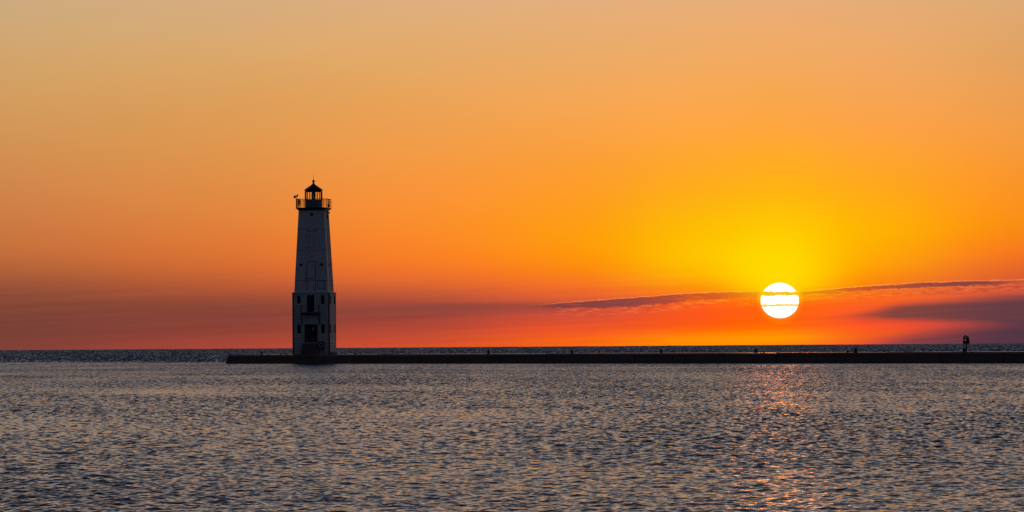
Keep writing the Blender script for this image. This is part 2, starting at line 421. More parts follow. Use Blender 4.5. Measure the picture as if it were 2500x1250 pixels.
# ------------------------------------------------------------------ water
def make_water():
    HI = 1.0
    rows = [0.0]
    d = 22.0; rr_ = []
    while d < 5000:
        rr_.append(d)
        if d < 42: st = 0.3
        elif d < 60: st = 0.05
        elif d < 500: st = max(0.05, 0.00125 * d)
        else: st = max(0.6, 0.0040 * d)
        d += st * HI
    rr_.append(5000.0)
    r = np.array(rr_, dtype=np.float64)
    fine = np.arange(-0.1330, 0.1330, 0.00028 * HI)
    mid = np.concatenate([np.arange(0.134, 0.30, 0.002)])
    co = np.arange(0.31, 1.25, 0.02)
    a = np.concatenate([-co[::-1], -mid[::-1], fine, mid, co])
    print('water grid', len(r), len(a), len(r) * len(a))
    dr = np.gradient(r)
    RR, AA = np.meshgrid(r, a, indexing='ij')
    DR = np.repeat(dr[:, None], len(a), 1)
    da = np.gradient(a); DL = RR * da[None, :]
    Xw = (RR * np.sin(AA)).astype(np.float32); Yw = (RR * np.cos(AA)).astype(np.float32)
    SP = np.maximum(DR, DL).astype(np.float32)
    # how far beyond the breakwater line (open lake is rougher)
    sd_ = (Xw - P0.x) * pn.x + (Yw - P0.y) * pn.y
    out = np.clip((sd_ - 3) / 70, 0, 1); out = out * out * (3 - 2 * out)
    rng = np.random.default_rng(11)
    GX = np.zeros_like(Xw); GY = np.zeros_like(Xw); UN = np.zeros_like(Xw); VT = 0
    Z = np.zeros_like(Xw); DX = np.zeros_like(Xw); DY = np.zeros_like(Xw)
    # patchiness of the breeze
    g = np.zeros_like(Xw)
    for _ in range(7):
        L = rng.uniform(9, 40); th = rng.uniform(0, 2 * math.pi)
        g += np.sin(Xw * (2 * math.pi / L * math.cos(th)) + Yw * (2 * math.pi / L / 2.5 * math.sin(th)) + rng.uniform(0, 6.28))
    g = 1 + 0.08 * g
    nW = 84
    for i in range(nW):
        f = (i + rng.uniform(0, 1)) / nW
        L = 0.10 * (9.0 / 0.10) ** (f ** 1.3)
        th = rng.normal(-0.12, 0.78 if L < 0.7 else 0.5)                       # about the line of sight
        kx, ky = math.sin(th) * 2 * math.pi / L, -math.cos(th) * 2 * math.pi / L
        slope = 0.038 * (1.0 if L < 0.42 else (0.42 / L) ** 1.25)
        A = slope / (2 * math.pi / L)
        att = np.clip((L / SP - 1.6) / 1.6, 0, 1)
        if L > 1.5: amp = A * (1 + out * min(5.0, 2.0 * L))
        else: amp = A * g * (1 + out * 2.2)
        ph = Xw * kx + Yw * ky + rng.uniform(0, 6.28)
        w = amp * att
        s_, c_ = np.sin(ph), np.cos(ph)
        Z += w * c_
        full = amp * np.clip((L / DL - 0.6) / 1.2, 0.6, 1)
        GX -= full * kx * s_; GY -= full * ky * s_
        UN += (1 - np.clip((L / DR - 2) / 4, 0, 1)); VT += 1
        q = 0.75
        DX -= w * q * s_ * (kx * L / (2 * math.pi)); DY -= w * q * s_ * (ky * L / (2 * math.pi))
    # random long swell that ruffles the far horizon
    for i in range(14):
        L = rng.uniform(10, 45); th = rng.normal(0, 0.9)
        ph = Xw * (math.sin(th) * 2 * math.pi / L) + Yw * (math.cos(th) * 2 * math.pi / L) + rng.uniform(0, 6.28)
        Z += out * 0.035 * np.cos(ph)
    UN /= VT
    FB = np.clip(UN * 1.5, 0, 1)
    # of an unresolved patch only the shoreward faces show
    aG = np.abs(GY)
    GV = (0.012 + 1.42 * aG) * (1 - out) + (0.11 + 0.75 * aG) * out
    GY = GY * (1 - FB) + GV * FB
    co3 = np.empty((Xw.size, 3), np.float32)
    co3[:, 0] = (Xw + DX).ravel(); co3[:, 1] = (Yw + DY).ravel(); co3[:, 2] = Z.ravel()
    nr, nc = Xw.shape
    i0 = (np.arange(nr - 1, dtype=np.int32)[:, None] * nc + np.arange(nc - 1, dtype=np.int32)[None, :]).ravel()
    q4 = np.stack([i0, i0 + 1, i0 + nc + 1, i0 + nc], 1).astype(np.int32)
    me = bpy.data.meshes.new('water')
    me.vertices.add(len(co3)); me.vertices.foreach_set('co', co3.ravel())
    me.loops.add(q4.size); me.loops.foreach_set('vertex_index', q4.ravel())
    me.polygons.add(len(q4)); me.polygons.foreach_set('loop_start', np.arange(0, q4.size, 4, dtype=np.int32))
    me.polygons.foreach_set('use_smooth', np.ones(len(q4), dtype=bool))
    me.update(calc_edges=True)
    at_ = me.attributes.new('wave_slope', 'FLOAT_VECTOR', 'POINT')
    sl = np.stack([GX.ravel(), GY.ravel(), UN.ravel()], 1).astype(np.float32)
    at_.data.foreach_set('vector', sl.ravel())
    o = bpy.data.objects.new('water', me); C.objects.link(o); o['kind'] = 'structure'
    # rest of the basin, behind and beside the viewer
    m = bpy.data.materials.new('lake_water'); m.use_nodes = True; t = m.node_tree; N.nt = t
    b = t.nodes['Principled BSDF']
    b.inputs['Base Color'].default_value = (0.006, 0.013, 0.024, 1)
    b.inputs['IOR'].default_value = 1.333
    geo = t.nodes.new('ShaderNodeNewGeometry')
    P = N(geo.outputs['Position']); Nn = N(geo.outputs['Normal'])
    sx = t.nodes.new('ShaderNodeSeparateXYZ'); t.links.new(P.s, sx.inputs[0])
    x, y = N(sx.outputs[0]), N(sx.outputs[1])
    dist = N.m('SQRT', x * x + y * y)
    off = (x - P0.x) * pn.x + (y - P0.y) * pn.y
    outer = sstep(off, 0, 60)
    far = sstep(dist, 90, 420)
    def slopes(vx, vy, amp, sc=1.0, det=2):
        n = noise(vec(vx, vy), sc, det, 0.55, col=True)
        return vscale(vop('MULTIPLY', vop('SUBTRACT', n, (0.5, 0.5, 0.5)), (1, 1, 0)), amp)
    wa = t.nodes.new('ShaderNodeAttribute'); wa.attribute_name = 'wave_slope'
    gx_, gy_, un = nt_sep(N(wa.outputs['Vector']))
    s = vop('ADD', vec(gx_ * -1, gy_ * -1, 1.0), slopes(x * 14, y * 9, 0.42))       # swell and chop, ripples
    nrm = vop('NORMALIZE', s, None)
    t.links.new(nrm.s, b.inputs['Normal'])
    rg = 0.09 + far * 0.11
    t.links.new(rg.s, b.inputs['Roughness'])
    me.materials.append(m)
    return o
make_water()

# ------------------------------------------------------------------ breakwater
def prism(bm, poly, z0, z1):
    A = [bm.verts.new((p[0], p[1], z0)) for p in poly]; B = [bm.verts.new((p[0], p[1], z1)) for p in poly]
    n = len(poly)
    for i in range(n): bm.faces.new((A[i], A[(i + 1) % n], B[(i + 1) % n], B[i]))
    bm.faces.new(A[::-1]); bm.faces.new(B)

pier = thing('breakwater', 'long low dark concrete breakwater running from the lighthouse to the right edge', 'breakwater', (P0.x, P0.y, 0), rotp)
# local x runs along the near face towards the right, y away from the camera
LEN = 230.0
bm = bmesh.new()
x = 1.05; k = 0
seg = []
while x < LEN:
    L = random.uniform(7.2, 9.4); seg.append((x, min(LEN, x + L))); x += L
for i, (a, b_) in enumerate(seg):
    j = random.uniform(-0.06, 0.04)
    box(bm, a + 0.045, b_ - 0.045, j, PW, -2.0, DECK - 0.22)
obj('wall', bm, M['concrete'], pier)
bm = bmesh.new()
for i, (a, b_) in enumerate(seg):
    j = random.uniform(-0.015, 0.015)
    box(bm, a + 0.015, b_ - 0.015, -0.07, PW + 0.07, DECK - 0.218, DECK + j * 1.5, 0.03)
obj('cap_slab', bm, M['deck'], pier)
bm = bmesh.new()   # sloping nose at the lake end
vs = [(-0.25, 0, -2), (1.05, 0, -2), (1.05, 0, DECK), (0.72, 0, DECK - 0.02), (0.42, 0, DECK - 0.25), (0.08, 0, 0.25), (-0.1, 0, 0)]
A = [bm.verts.new((p[0], p[1], p[2])) for p in vs]; B = [bm.verts.new((p[0], PW, p[2])) for p in vs]
for i in range(len(vs)): bm.faces.new((A[i], A[(i + 1) % len(vs)], B[(i + 1) % len(vs)], B[i]))
bm.faces.new(A[::-1]); bm.faces.new(B)
obj('sloping_nose', bm, M['concrete'], pier)
# rain puddles on the deck, 4 mm proud
pm = bpy.data.materials.new('puddle_water'); pm.use_nodes = True
pb = pm.node_tree.nodes['Principled BSDF']; pb.inputs['Base Color'].default_value = (0.01, 0.01, 0.012, 1)
pb.inputs['Roughness'].default_value = 0.06; pb.inputs['IOR'].default_value = 1.333
for (xa, xb) in ((13, 18), (43, 52), (66, 73), (82, 92.5), (96, 99.5), (101, 105), (111, 115), (117.5, 121.5), (126, 130)):
    bm = bmesh.new(); ring = []
    cx, cy, rx, ry = (xa + xb) / 2, random.uniform(1.6, 2.4), (xb - xa) / 2, random.uniform(0.9, 1.4)
    for i in range(28):
        t_ = 2 * math.pi * i / 28; w_ = 1 + 0.18 * math.sin(3 * t_ + xa) + 0.1 * math.sin(7 * t_ + xb)
        ring.append(bm.verts.new((cx + rx * w_ * math.cos(t_), cy + ry * w_ * math.sin(t_), DECK + 0.03)))
    bm.faces.new(ring)
    obj('puddle', bm, pm, pier)

# ------------------------------------------------------------------ lighthouse
TY = 472.0
K = TY / F
tx = at(766.3, TY)
near_edge = on_pier(766.3, 0)
TH = -R(10.0 - 2.75)
LH = thing('lighthouse', 'tall tapering white steel lighthouse with black lantern on the breakwater end', 'lighthouse', (tx, TY, DECK), TH)
BASEY = 865.5
z_ = lambda py: (BASEY - py) * K
WB = 90.7 * K; HB = WB / 2
def bx_(px): return ((px - 714.2) / 90.4 - 0.5) * WB
# wall with real openings on one face; fr maps (u, depth, z) into tower space
def face_map(kf):
    ca, sa = [(1, 0), (0, 1), (-1, 0), (0, -1)][kf]
    return lambda u, d, z: Vector((u * ca - d * sa, u * sa + d * ca, z))   # d = -HB is the face plane
def wall_open(bm, fm, hw, z0, z1, ops, depth, plane):
    us = sorted({-hw, hw, *[o[0] for o in ops], *[o[1] for o in ops]})
    zs = sorted({z0, z1, *[o[2] for o in ops], *[o[3] for o in ops]})
    for ua, ub in zip(us, us[1:]):
        for za, zb in zip(zs, zs[1:]):
            cu, cz = (ua + ub) / 2, (za + zb) / 2
            if any(o[0] < cu < o[1] and o[2] < cz < o[3] for o in ops): continue
            bm.faces.new([bm.verts.new(fm(*p)) for p in ((ua, plane, za), (ub, plane, za), (ub, plane, zb), (ua, plane, zb))])
    for a, b, c, d in ops:
        for (p, q) in (((a, c), (b, c)), ((b, c), (b, d)), ((b, d), (a, d)), ((a, d), (a, c))):
            bm.faces.new([bm.verts.new(fm(*v)) for v in ((p[0], plane, p[1]), (q[0], plane, q[1]), (q[0], plane + depth, q[1]), (p[0], plane + depth, p[1]))])
ZT = z_(716)
wu = (z_(743), z_(721.6)); wl = (z_(814), z_(792.3))
opsF = [(bx_(725.1), bx_(733.7), *wu), (bx_(749.5), bx_(767.7), z_(762.3), z_(721)), (bx_(783.7), bx_(792.5), *wu),
        (bx_(725.4), bx_(734.6), *wl), (bx_(743), bx_(775.3), z_(836), z_(792)), (bx_(784), bx_(792.8), *wl)]
wx = 0.42
opsS = [(-1.66, -0.90, *wu), (1.03, 1.82, *wu), (-1.66, -0.90, *wl), (1.03, 1.82, *wl)]
bm = bmesh.new()
faces = [(0, opsF), (1, opsS), (2, opsS), (3, opsS)]
for kf, ops in faces:
    wall_open(bm, face_map(kf), HB, 0, ZT, ops, 0.22 if kf == 0 else 0.05, -HB)
bm.faces.new([bm.verts.new(p) for p in ((-HB, -HB, ZT), (HB, -HB, ZT), (HB, HB, ZT), (-HB, HB, ZT))])
bmesh.ops.remove_doubles(bm, verts=bm.verts, dist=1e-4)
base = obj('base_wall', bm, M['siding'], LH)
# windows and doors in the openings
for kf, ops in faces:
    fm = face_map(kf); d0_, d1_ = (0.10, 0.19) if kf == 0 else (0.004, 0.022)
    def fbox(bm, u0, u1, d0, d1, z0, z1):
        p = [fm(u, d, z) for u in (u0, u1) for d in (d0, d1) for z in (z0, z1)]
        xs, ys, zs2 = [q.x for q in p], [q.y for q in p], [q.z for q in p]
        box(bm, min(xs), max(xs), min(ys), max(ys), min(zs2), max(zs2))
    for i, (a, b, c, d) in enumerate(ops):
        isdoor = kf == 0 and i in (1, 4)
        bm = bmesh.new(); t_ = 0.06
        fbox(bm, a, a + t_, -HB + d0_, -HB + d1_, c, d); fbox(bm, b - t_, b, -HB + d0_, -HB + d1_, c, d)
        fbox(bm, a + t_, b - t_, -HB + d0_, -HB + d1_, d - t_, d); fbox(bm, a + t_, b - t_, -HB + d0_, -HB + d1_, c, c + t_)
        if not isdoor:
            fbox(bm, a + t_, b - t_, -HB + d0_ + 0.004, -HB + d1_ - 0.004, (c + d) / 2 - 0.025, (c + d) / 2 + 0.025)
            fr = obj('window', bm, M['black'], LH)
            bm = bmesh.new(); fbox(bm, a + 0.01, b - 0.01, -HB + d1_ + 0.002, -HB + d1_ + 0.02, c + 0.01, d - 0.01); obj('pane', bm, M['pane'], fr)
        else:
            fr = obj('door', bm, M['dark'], LH)
            mid = (a + b) / 2
            bm = bmesh.new()
            if i == 4:
                fbox(bm, a + t_, mid - 0.01, -HB + 0.14, -HB + 0.20, c + t_, d - t_); fbox(bm, mid + 0.01, b - t_, -HB + 0.14, -HB + 0.20, c + t_, d - t_)
            else:
                fbox(bm, a + t_, b - t_, -HB + 0.14, -HB + 0.20, c + t_, d - t_)
            objs('door_leaf', bm, M['dark'], fr)
            if i == 4:
                bm = bmesh.new(); fbox(bm, bx_(762.2), bx_(766.2), -HB + 0.11, -HB + 0.138, z_(807.5), z_(800)); fbox(bm, bx_(748), bx_(752), -HB + 0.12, -HB + 0.138, z_(831), z_(829.5)); objs('notice', bm, M['sign'], fr)
                bm = bmesh.new(); fbox(bm, bx_(763), bx_(766), -HB + 0.11, -HB + 0.138, z_(828), z_(826)); obj('handle', bm, M['sign'], fr)
# clapboards on the left and along the side, ribbed sheet on the right
bm = bmesh.new()
def lap(bm, fm, u0, u1, za, zb):
    v = [bm.verts.new(fm(u, d, z)) for u in (u0, u1) for d, z in ((-HB - 0.004, zb), (-HB - 0.045, za), (-HB - 0.004, za))]
    for f in ((0, 1, 2), (3, 5, 4), (0, 3, 4, 1), (1, 4, 5, 2), (0, 2, 5, 3)): bm.faces.new([v[i] for i in f])
f0, f1 = face_map(0), face_map(1)
zz = 0.05; stp = 0.305
while zz + stp < ZT - 0.3:
    u1 = bx_(736.5) if zz < z_(746) else None
    if u1 is not None:
        for ua, ub in ((bx_(717.5), bx_(724.8)), (bx_(735.0), bx_(738.8))):
            lap(bm, f0, ua, ub, zz, zz + stp)
        if not (wl[0] - 0.35 < zz < wl[1] + 0.05): lap(bm, f0, bx_(724.8), bx_(735.0), zz, zz + stp)
    if zz < z_(837): lap(bm, f1, -HB + 0.2, HB - 0.2, zz, zz + stp)
    zz += stp
objs('clapboard_siding', bm, M['siding'], LH)
bm = bmesh.new(); zz = 0.05  # dark strips under each board, painting in the shade line of the lap
while zz + stp < ZT - 0.3:
    if zz < z_(746):
        box(bm, bx_(717.6), bx_(724.7), -HB - 0.047, -HB - 0.001, zz - 0.03, zz + 0.001); box(bm, bx_(735.1), bx_(738.7), -HB - 0.047, -HB - 0.001, zz - 0.03, zz + 0.001)
        if not (wl[0] - 0.35 < zz < wl[1] + 0.15): box(bm, bx_(724.81), bx_(734.99), -HB - 0.047, -HB - 0.001, zz - 0.03, zz + 0.001)
    if zz < z_(837): box(bm, HB + 0.001, HB + 0.047, -HB + 0.21, HB - 0.21, zz - 0.03, zz + 0.001)
    zz += stp
objs('siding_gap_shade', bm, M['seam_and_shade'], LH)
bm = bmesh.new()
for i in range(9):
    px = 777.5 + i * 3.05
    if 783 < px < 793.5: segs = ((0, wl[0]), (wl[1], wu[0] - 0.02))
    else: segs = ((0, ZT - 0.35),)
    for a, b in segs: box(bm, bx_(px), bx_(px) + 0.035, -HB - 0.022, -HB + 0.01, a + 0.02, b - 0.05)
objs('vertical_batten', bm, M['siding'], LH)
bm = bmesh.new()
for sx_ in (-1, 1):
    for sy_ in (-1, 1):
        x0, y0 = sx_ * HB, sy_ * HB
        box(bm, min(x0 - sx_ * 0.12, x0 + sx_ * 0.03), max(x0 - sx_ * 0.12, x0 + sx_ * 0.03), min(y0 - sy_ * 0.12, y0 + sy_ * 0.03), max(y0 - sy_ * 0.12, y0 + sy_ * 0.03), 0, ZT - 0.05)
objs('corner_trim', bm, M['rust'], LH)
bm = bmesh.new(); e = HB + 0.08
box(bm, -e, e, -e, e, ZT - 0.045, ZT + 0.09, 0.02)
obj('cornice', bm, M['siding'], LH)

# tapered shaft
w0, w1 = 83.4 * K / 2, 63.0 * K / 2
zt0, zt1 = ZT + 0.09, z_(511)
bm = bmesh.new(); rings = []
NR = 24
for i in range(NR + 1):
    t_ = i / NR; w_ = w0 + (w1 - w0) * t_; z = zt0 + (zt1 - zt0) * t_
    rings.append([bm.verts.new((a * w_, b * w_, z)) for a, b in ((-1, -1), (1, -1), (1, 1), (-1, 1))])
for P, Q in zip(rings, rings[1:]):
    for i in range(4): bm.faces.new((P[i], P[(i + 1) % 4], Q[(i + 1) % 4], Q[i]))
obj('shaft', bm, M['paint'], LH)
hw_at = lambda z: w0 + (w1 - w0) * (z - zt0) / (zt1 - zt0)
def sx_at(px, py):
    l = 718.2 + (728.4 - 718.2) * (713 - py) / 203; r = 800.4 + (789.2 - 800.4) * (713 - py) / 203
    z = z_(py); return ((px - l) / (r - l) * 2 - 1) * hw_at(z)
tilt = math.atan((w0 - w1) / (zt1 - zt0))
# plate seams and the outlines of the blocked windows, as slim proud strips following the batter
def strip(bm, px0, py0, px1, py1, th=0.035, kf=0, proud=0.012):
    z0, z1 = z_(py0), z_(py1); a, b = sx_at(px0, py0), sx_at(px1, py1)
    if abs(z1 - z0) < 1e-6: q = [(a, z0 - th / 2), (b, z0 - th / 2), (b, z0 + th / 2), (a, z0 + th / 2)]
    else: q = [(a - th / 2, z0), (a + th / 2, z0), (b + th / 2, z1), (b - th / 2, z1)]
    fm = face_map(kf)
    A = [bm.verts.new(fm(u, -hw_at(z) - proud, z)) for u, z in q]; B = [bm.verts.new(fm(u, -hw_at(z) + 0.02, z)) for u, z in q]
    for i in range(4): bm.faces.new((A[i], A[(i + 1) % 4], B[(i + 1) % 4], B[i]))
    bm.faces.new(A); bm.faces.new(B[::-1])
def rect(bm, x0, y0, x1, y1, th=0.04):
    strip(bm, x0, y0, x1, y0, th); strip(bm, x0, y1, x1, y1, th); strip(bm, x0, y1, x0, y0, th, proud=0.016); strip(bm, x1, y1, x1, y0, th, proud=0.016)
bm = bmesh.new(); rect(bm, 748.7, 640, 769.8, 680, 0.06); objs('blocked_window_outline', bm, M['seam_and_shade'], LH)
bm = bmesh.new(); rect(bm, 774.5, 686.2, 792.0, 704.6, 0.055); objs('blocked_window_outline', bm, M['seam_and_shade'], LH)
bm = bmesh.new(); strip(bm, 748.7, 566, 769, 566, 0.05); strip(bm, 769, 566, 769, 558, 0.05, proud=.016); strip(bm, 748.7, 566, 748.7, 560, 0.04, proud=.016); objs('blocked_window_outline', bm, M['seam_and_shade'], LH)
bm = bmesh.new(); strip(bm, 753.4, 604.4, 765.7, 604.4, 0.03); strip(bm, 753.4, 604, 753.4, 587, 0.03, proud=.016); strip(bm, 765.7, 604, 765.7, 584, 0.045, proud=.016); objs('blocked_window_outline', bm, M['seam_and_shade'], LH)
bm = bmesh.new(); strip(bm, 749.8, 712, 749.8, 686, 0.045, proud=.02); strip(bm, 769.2, 712, 769.2, 681, 0.045, proud=.02); objs('blocked_window_outline', bm, M['seam_and_shade'], LH)
bm = bmesh.new()
for kf in range(4):
    for py in (560.6, 611.2, 685.3):
        l = 718.2 + (728.4 - 718.2) * (713 - py) / 203 + 0.3; r = 800.4 + (789.2 - 800.4) * (713 - py) / 203 - 0.3
        strip(bm, l, py, r, py, 0.03, kf, 0.008)
for kf in (1,):
    for fr_ in (0.35, 0.5, 0.68, 0.86):
        py0, py1 = 712, 514
        pts = []
        for py in (py0, py1):
            l = 718.2 + (728.4 - 718.2) * (713 - py) / 203; r = 800.4 + (789.2 - 800.4) * (713 - py) / 203
            pts.append(l + (r - l) * fr_)
        strip(bm, pts[0], py0, pts[1], py1, 0.07, kf, 0.02)
obj('plate_seam', bm, M['seam_and_shade'], LH)
bm = bmesh.new()   # bleeding rust
for px, py, a, b in ((745.5, 680.8, 2.0, 0.8), (748.6, 683, .8, 2.6), (757.5, 681, 1.2, .9), (753.8, 617, 1.3, 1.5), (749.5, 562, 1.1, 1.1), (751.5, 605.5, 1.8, 1.2), (759.5, 651.5, 1.2, 1.1), (762.5, 647, 1.0, 1.6), (767.5, 708.5, 1, 2), (791.6, 707, .9, 2.2), (765.5, 600.5, 1, 1.2)):
    z = z_(py); cxx = sx_at(px, py)
    ring = []
    for i in range(12):
        t_ = 2 * math.pi * i / 12; w_ = random.uniform(0.7, 1.2)
        zz2 = z + b * K * w_ * math.sin(t_)
        ring.append(bm.verts.new((cxx + a * K * w_ * math.cos(t_), -hw_at(zz2) - 0.022, zz2)))
    bm.faces.new(ring)
objs('rust_stain', bm, M['rust'], LH)
# portholes
def porthole(px, py, kf=0, u=None, r=3.1):
    z = z_(py); fm = face_map(kf); uu = sx_at(px, py) if u is None else u
    c = fm(uu, -hw_at(z) - 0.02, z); ax = fm(0, -math.cos(tilt), math.sin(tilt))
    bm = bmesh.new(); torus(bm, c, ax, r * K, 0.03, 20, 6); f = obj('porthole', bm, M['black'], LH, True)
    bm = bmesh.new(); tube(bm, c - ax * 0.03, c + ax * 0.005, r * K, 20); obj('pane', bm, M['pane'], f)
porthole(759.3, 524.4); porthole(734.4, 647.2, r=3.0); porthole(783.8, 647.2, r=3.0)
porthole(0, 646.5, 1, -0.72, 2.8); porthole(0, 646.5, 1, 0.72, 2.8); porthole(0, 646.5, 3, 0.0, 2.8)
z = z_(529); bm = bmesh.new()
hh = 5.6 * K
A = [Vector((hw_at(zq) + 0.03, y, zq)) for y, zq in ((0.35, z - hh), (0.85, z - hh), (0.85, z + hh), (0.35, z + hh))]
B = [v - Vector((0.06, 0, 0)) for v in A]
A = [bm.verts.new(v) for v in A]; B = [bm.verts.new(v) for v in B]
for i in range(4): bm.faces.new((A[i], A[(i + 1) % 4], B[(i + 1) % 4], B[i]))
bm.faces.new(A); bm.faces.new(B[::-1])
obj('shaft_window', bm, M['pane'], LH)
bm = bmesh.new(); tube(bm, (hw_at(z_(519)) + 0.0, 0.6, z_(519)), (hw_at(z_(519)) + 0.22, 0.6, z_(519) + 0.03), 0.05, 8)
lathe(bm, [(0.05, z_(519) - 0.12), (0.08, z_(519)), (0.03, z_(519) + 0.08)], 10, (hw_at(z_(519)) + 0.22, 0.6))
obj('wall_lamp', bm, M['black'], LH)
bm = bmesh.new(); pp = None
for i in range(9):
    t_ = i / 8; p = Vector((w1 + 0.32 - 0.26 * t_, -0.1, z_(512) - 0.12 * math.sin(t_ * math.pi / 2) - 0.17 * t_))
    if pp is not None: tube(bm, pp, p, 0.012, 5)
    pp = p
obj('cable', bm, M['black'], LH)

# gallery
GW = 77.8 * K / 2; gz0, gz1 = zt1 - 0.02, z_(507.4)
def oct_pts(w, ch): return [(-w + ch, -w), (w - ch, -w), (w, -w + ch), (w, w - ch), (w - ch, w), (-w + ch, w), (-w, w - ch), (-w, -w + ch)]
bm = bmesh.new()
prism(bm, oct_pts(GW, 0.35), gz0 + 0.06, gz1)
prism(bm, oct_pts(w1 + 0.16, 0.05), gz0 - 0.10, gz0 + 0.058)
obj('gallery_deck', bm, M['black'], LH)
gt = z_(487)
gp = oct_pts(GW - 0.05, 0.35)
loop = gp + [gp[0]]
bm = bmesh.new()
for f_ in (0.26, 0.5, 0.75, 1.0):
    zz2 = gz1 + (gt - gz1) * f_
    for a, b in zip(loop, loop[1:]): tube(bm, (*a, zz2), (*b, zz2), 0.027 if f_ < 1 else 0.036, 6)
rl = obj('railing', bm, M['black'], LH)
for a, b in zip(loop, loop[1:]):
    L = math.hypot(b[0] - a[0], b[1] - a[1]); n = 3 if L > 1 else 1
    for i in range(n):
        t_ = i / n; p = (a[0] + (b[0] - a[0]) * t_, a[1] + (b[1] - a[1]) * t_)
        bm = bmesh.new(); tube(bm, (*p, gz1), (*p, gt + 0.05), 0.033, 6); obj('railing_post', bm, M['black'], LH)
# lantern room
LR = 21.4 * K; NS = 10; PHL = math.pi / 10
lz0, lz1, lz2, lz3 = gz1 + 0.002, z_(487.5), z_(468.5), z_(464.8)
bm = bmesh.new(); lathe(bm, [(LR, lz0), (LR, lz1 - 0.06), (LR + 0.05, lz1 - 0.05), (LR + 0.05, lz1)], NS, ph=PHL); obj('lantern_parapet', bm, M['parapet'], LH)
bm = bmesh.new()
for i in range(NS):
    a = PHL + 2 * math.pi * i / NS
    p = ((LR - 0.03) * math.cos(a), (LR - 0.03) * math.sin(a)); tube(bm, (*p, lz1), (*p, lz2), 0.052, 6)
objs('glazing_bar', bm, M['black'], LH)
bm = bmesh.new()
A = [bm.verts.new(((LR - 0.03) * math.cos(PHL + 2 * math.pi * i / NS), (LR - 0.03) * math.sin(PHL + 2 * math.pi * i / NS), lz1)) for i in range(NS)]
B = [bm.verts.new((v.co.x, v.co.y, lz2)) for v in A]
for i in range(NS): bm.faces.new((A[i], A[(i + 1) % NS], B[(i + 1) % NS], B[i]))
obj('lantern_glass', bm, M['lantern_glass'], LH)
bm = bmesh.new(); lathe(bm, [(LR - 0.05, lz2), (LR, lz2), (LR, lz3 - 0.002), (LR - 0.05, lz3 - 0.002)], NS, ph=PHL); obj('lantern_head_ring', bm, M['roof'], LH)
za = z_(449.8)
bm = bmesh.new(); e = 23.6 * K
lathe(bm, [(e * 0.9, lz3), (e, lz3), (e, lz3 + 0.05), (e * 0.62, lz3 + 0.05 + (za - lz3) * 0.42), (3.9 * K, za - 0.02), (3.9 * K, za + 0.03), (2.0 * K, za + 0.06)], NS, ph=PHL)
rf = obj('lantern_roof', bm, M['roof'], LH)
bm = bmesh.new(); zb = z_(442.4); rb = 3.4 * K
prof = [(2.0 * K, za + 0.05), (2.2 * K, za + 0.09), (2.9 * K, za + 0.12), (2.9 * K, za + 0.15), (1.9 * K, za + 0.165), (2.3 * K, za + 0.19)]
prof += [(rb * math.cos(t_), zb + rb * math.sin(t_)) for t_ in [-math.pi / 2 * 0.7 + i * (math.pi / 2 * 1.7) / 9 for i in range(10)]][:-1] + [(0.02, zb + rb)]
lathe(bm, prof, 16); obj('vent_ball', bm, M['roof'], rf, True)
bm = bmesh.new(); tube(bm, (0, 0, zb + rb - 0.02), (0, 0, z_(425)), 0.028, 6, 0.010); obj('lightning_rod', bm, M['black'], rf)
# lens
bm = bmesh.new(); lc = (lz1 + lz2) / 2 + 0.03; ph_ = (lz2 - lz1) / 2 * 0.86; prof = []
for i in range(19):
    t_ = -1 + 2 * i / 18; rr2 = 5.5 * K * (1 - abs(t_) ** 2.4 * 0.62)
    prof += [(rr2 * (0.93 if i % 2 else 1.02), lc + ph_ * t_)]
lathe(bm, prof, 24); ln = obj('lens', bm, M['lens'], LH)
bm = bmesh.new(); lathe(bm, [(2.6 * K, lz1 - 0.3), (2.6 * K, lc - ph_ - 0.01)], 12)
for i in range(8):
    a = 2 * math.pi * i / 8; tube(bm, (5.2 * K * math.cos(a), 5.2 * K * math.sin(a), lc - ph_ * .6), (5.2 * K * math.cos(a), 5.2 * K * math.sin(a), lc + ph_ * .6), 0.014, 5)
lathe(bm, [(3.2 * K, lc + ph_ + 0.005), (2.2 * K, lc + ph_ + 0.06)], 12)
obj('lens_frame', bm, M['black'], LH)
# things fixed to the gallery
gy = -GW + 0.05
ax_ = -GW + 0.12
bm = bmesh.new(); q = lambda px, py: (((px - 764.8) * K) / math.cos(R(10)) + GW * math.tan(R(10)), z_(py))
xa, zp = q(723.4, 487); _, ztop = q(0, 480.5)
box(bm, xa - 0.035, xa + 0.035, gy + 0.05, gy + 0.11, gz1, ztop)
x1, z1_ = q(719.6, 479.4); x2, z2_ = q(724.8, 478.2)
tube(bm, (xa, gy + 0.07, ztop), (x1, gy + 0.07, z1_ + 0.03), 0.06, 6); tube(bm, (xa, gy + 0.07, ztop), (x2, gy + 0.07, z2_), 0.06, 6)
wi = obj('wind_instrument', bm, M['black'], LH)
for (cx_, cz_, rc) in ((q(718.5, 481.6) + (3.5,)), (q(725.0, 478.0) + (2.7,))):
    bm = bmesh.new(); bmesh.ops.create_icosphere(bm, subdivisions=2, radius=rc * K, matrix=Matrix.Translation((cx_, gy + 0.07, cz_)) @ Matrix.Diagonal((0.8, 0.8, 1.15, 1)))
    obj('cup', bm, M['black'], wi, True)
bm = bmesh.new(); x0, zt_ = q(726.2, 488); x1, zb_ = q(730.4, 500.8); box(bm, x0, x1, gy + 0.1, gy + 0.35, zb_, zt_, 0.02); box(bm, x0 + 0.05, x0 + 0.09, gy + 0.2, gy + 0.24, gz1, zb_)
obj('equipment_box', bm, M['black'], LH)
bm = bmesh.new(); x0, zt_ = q(794.5, 499.5); x1, zb_ = q(799.2, 506.3); box(bm, x0 - 0.12, x1 - 0.12, 0.0, 0.3, zb_, zt_, 0.02)
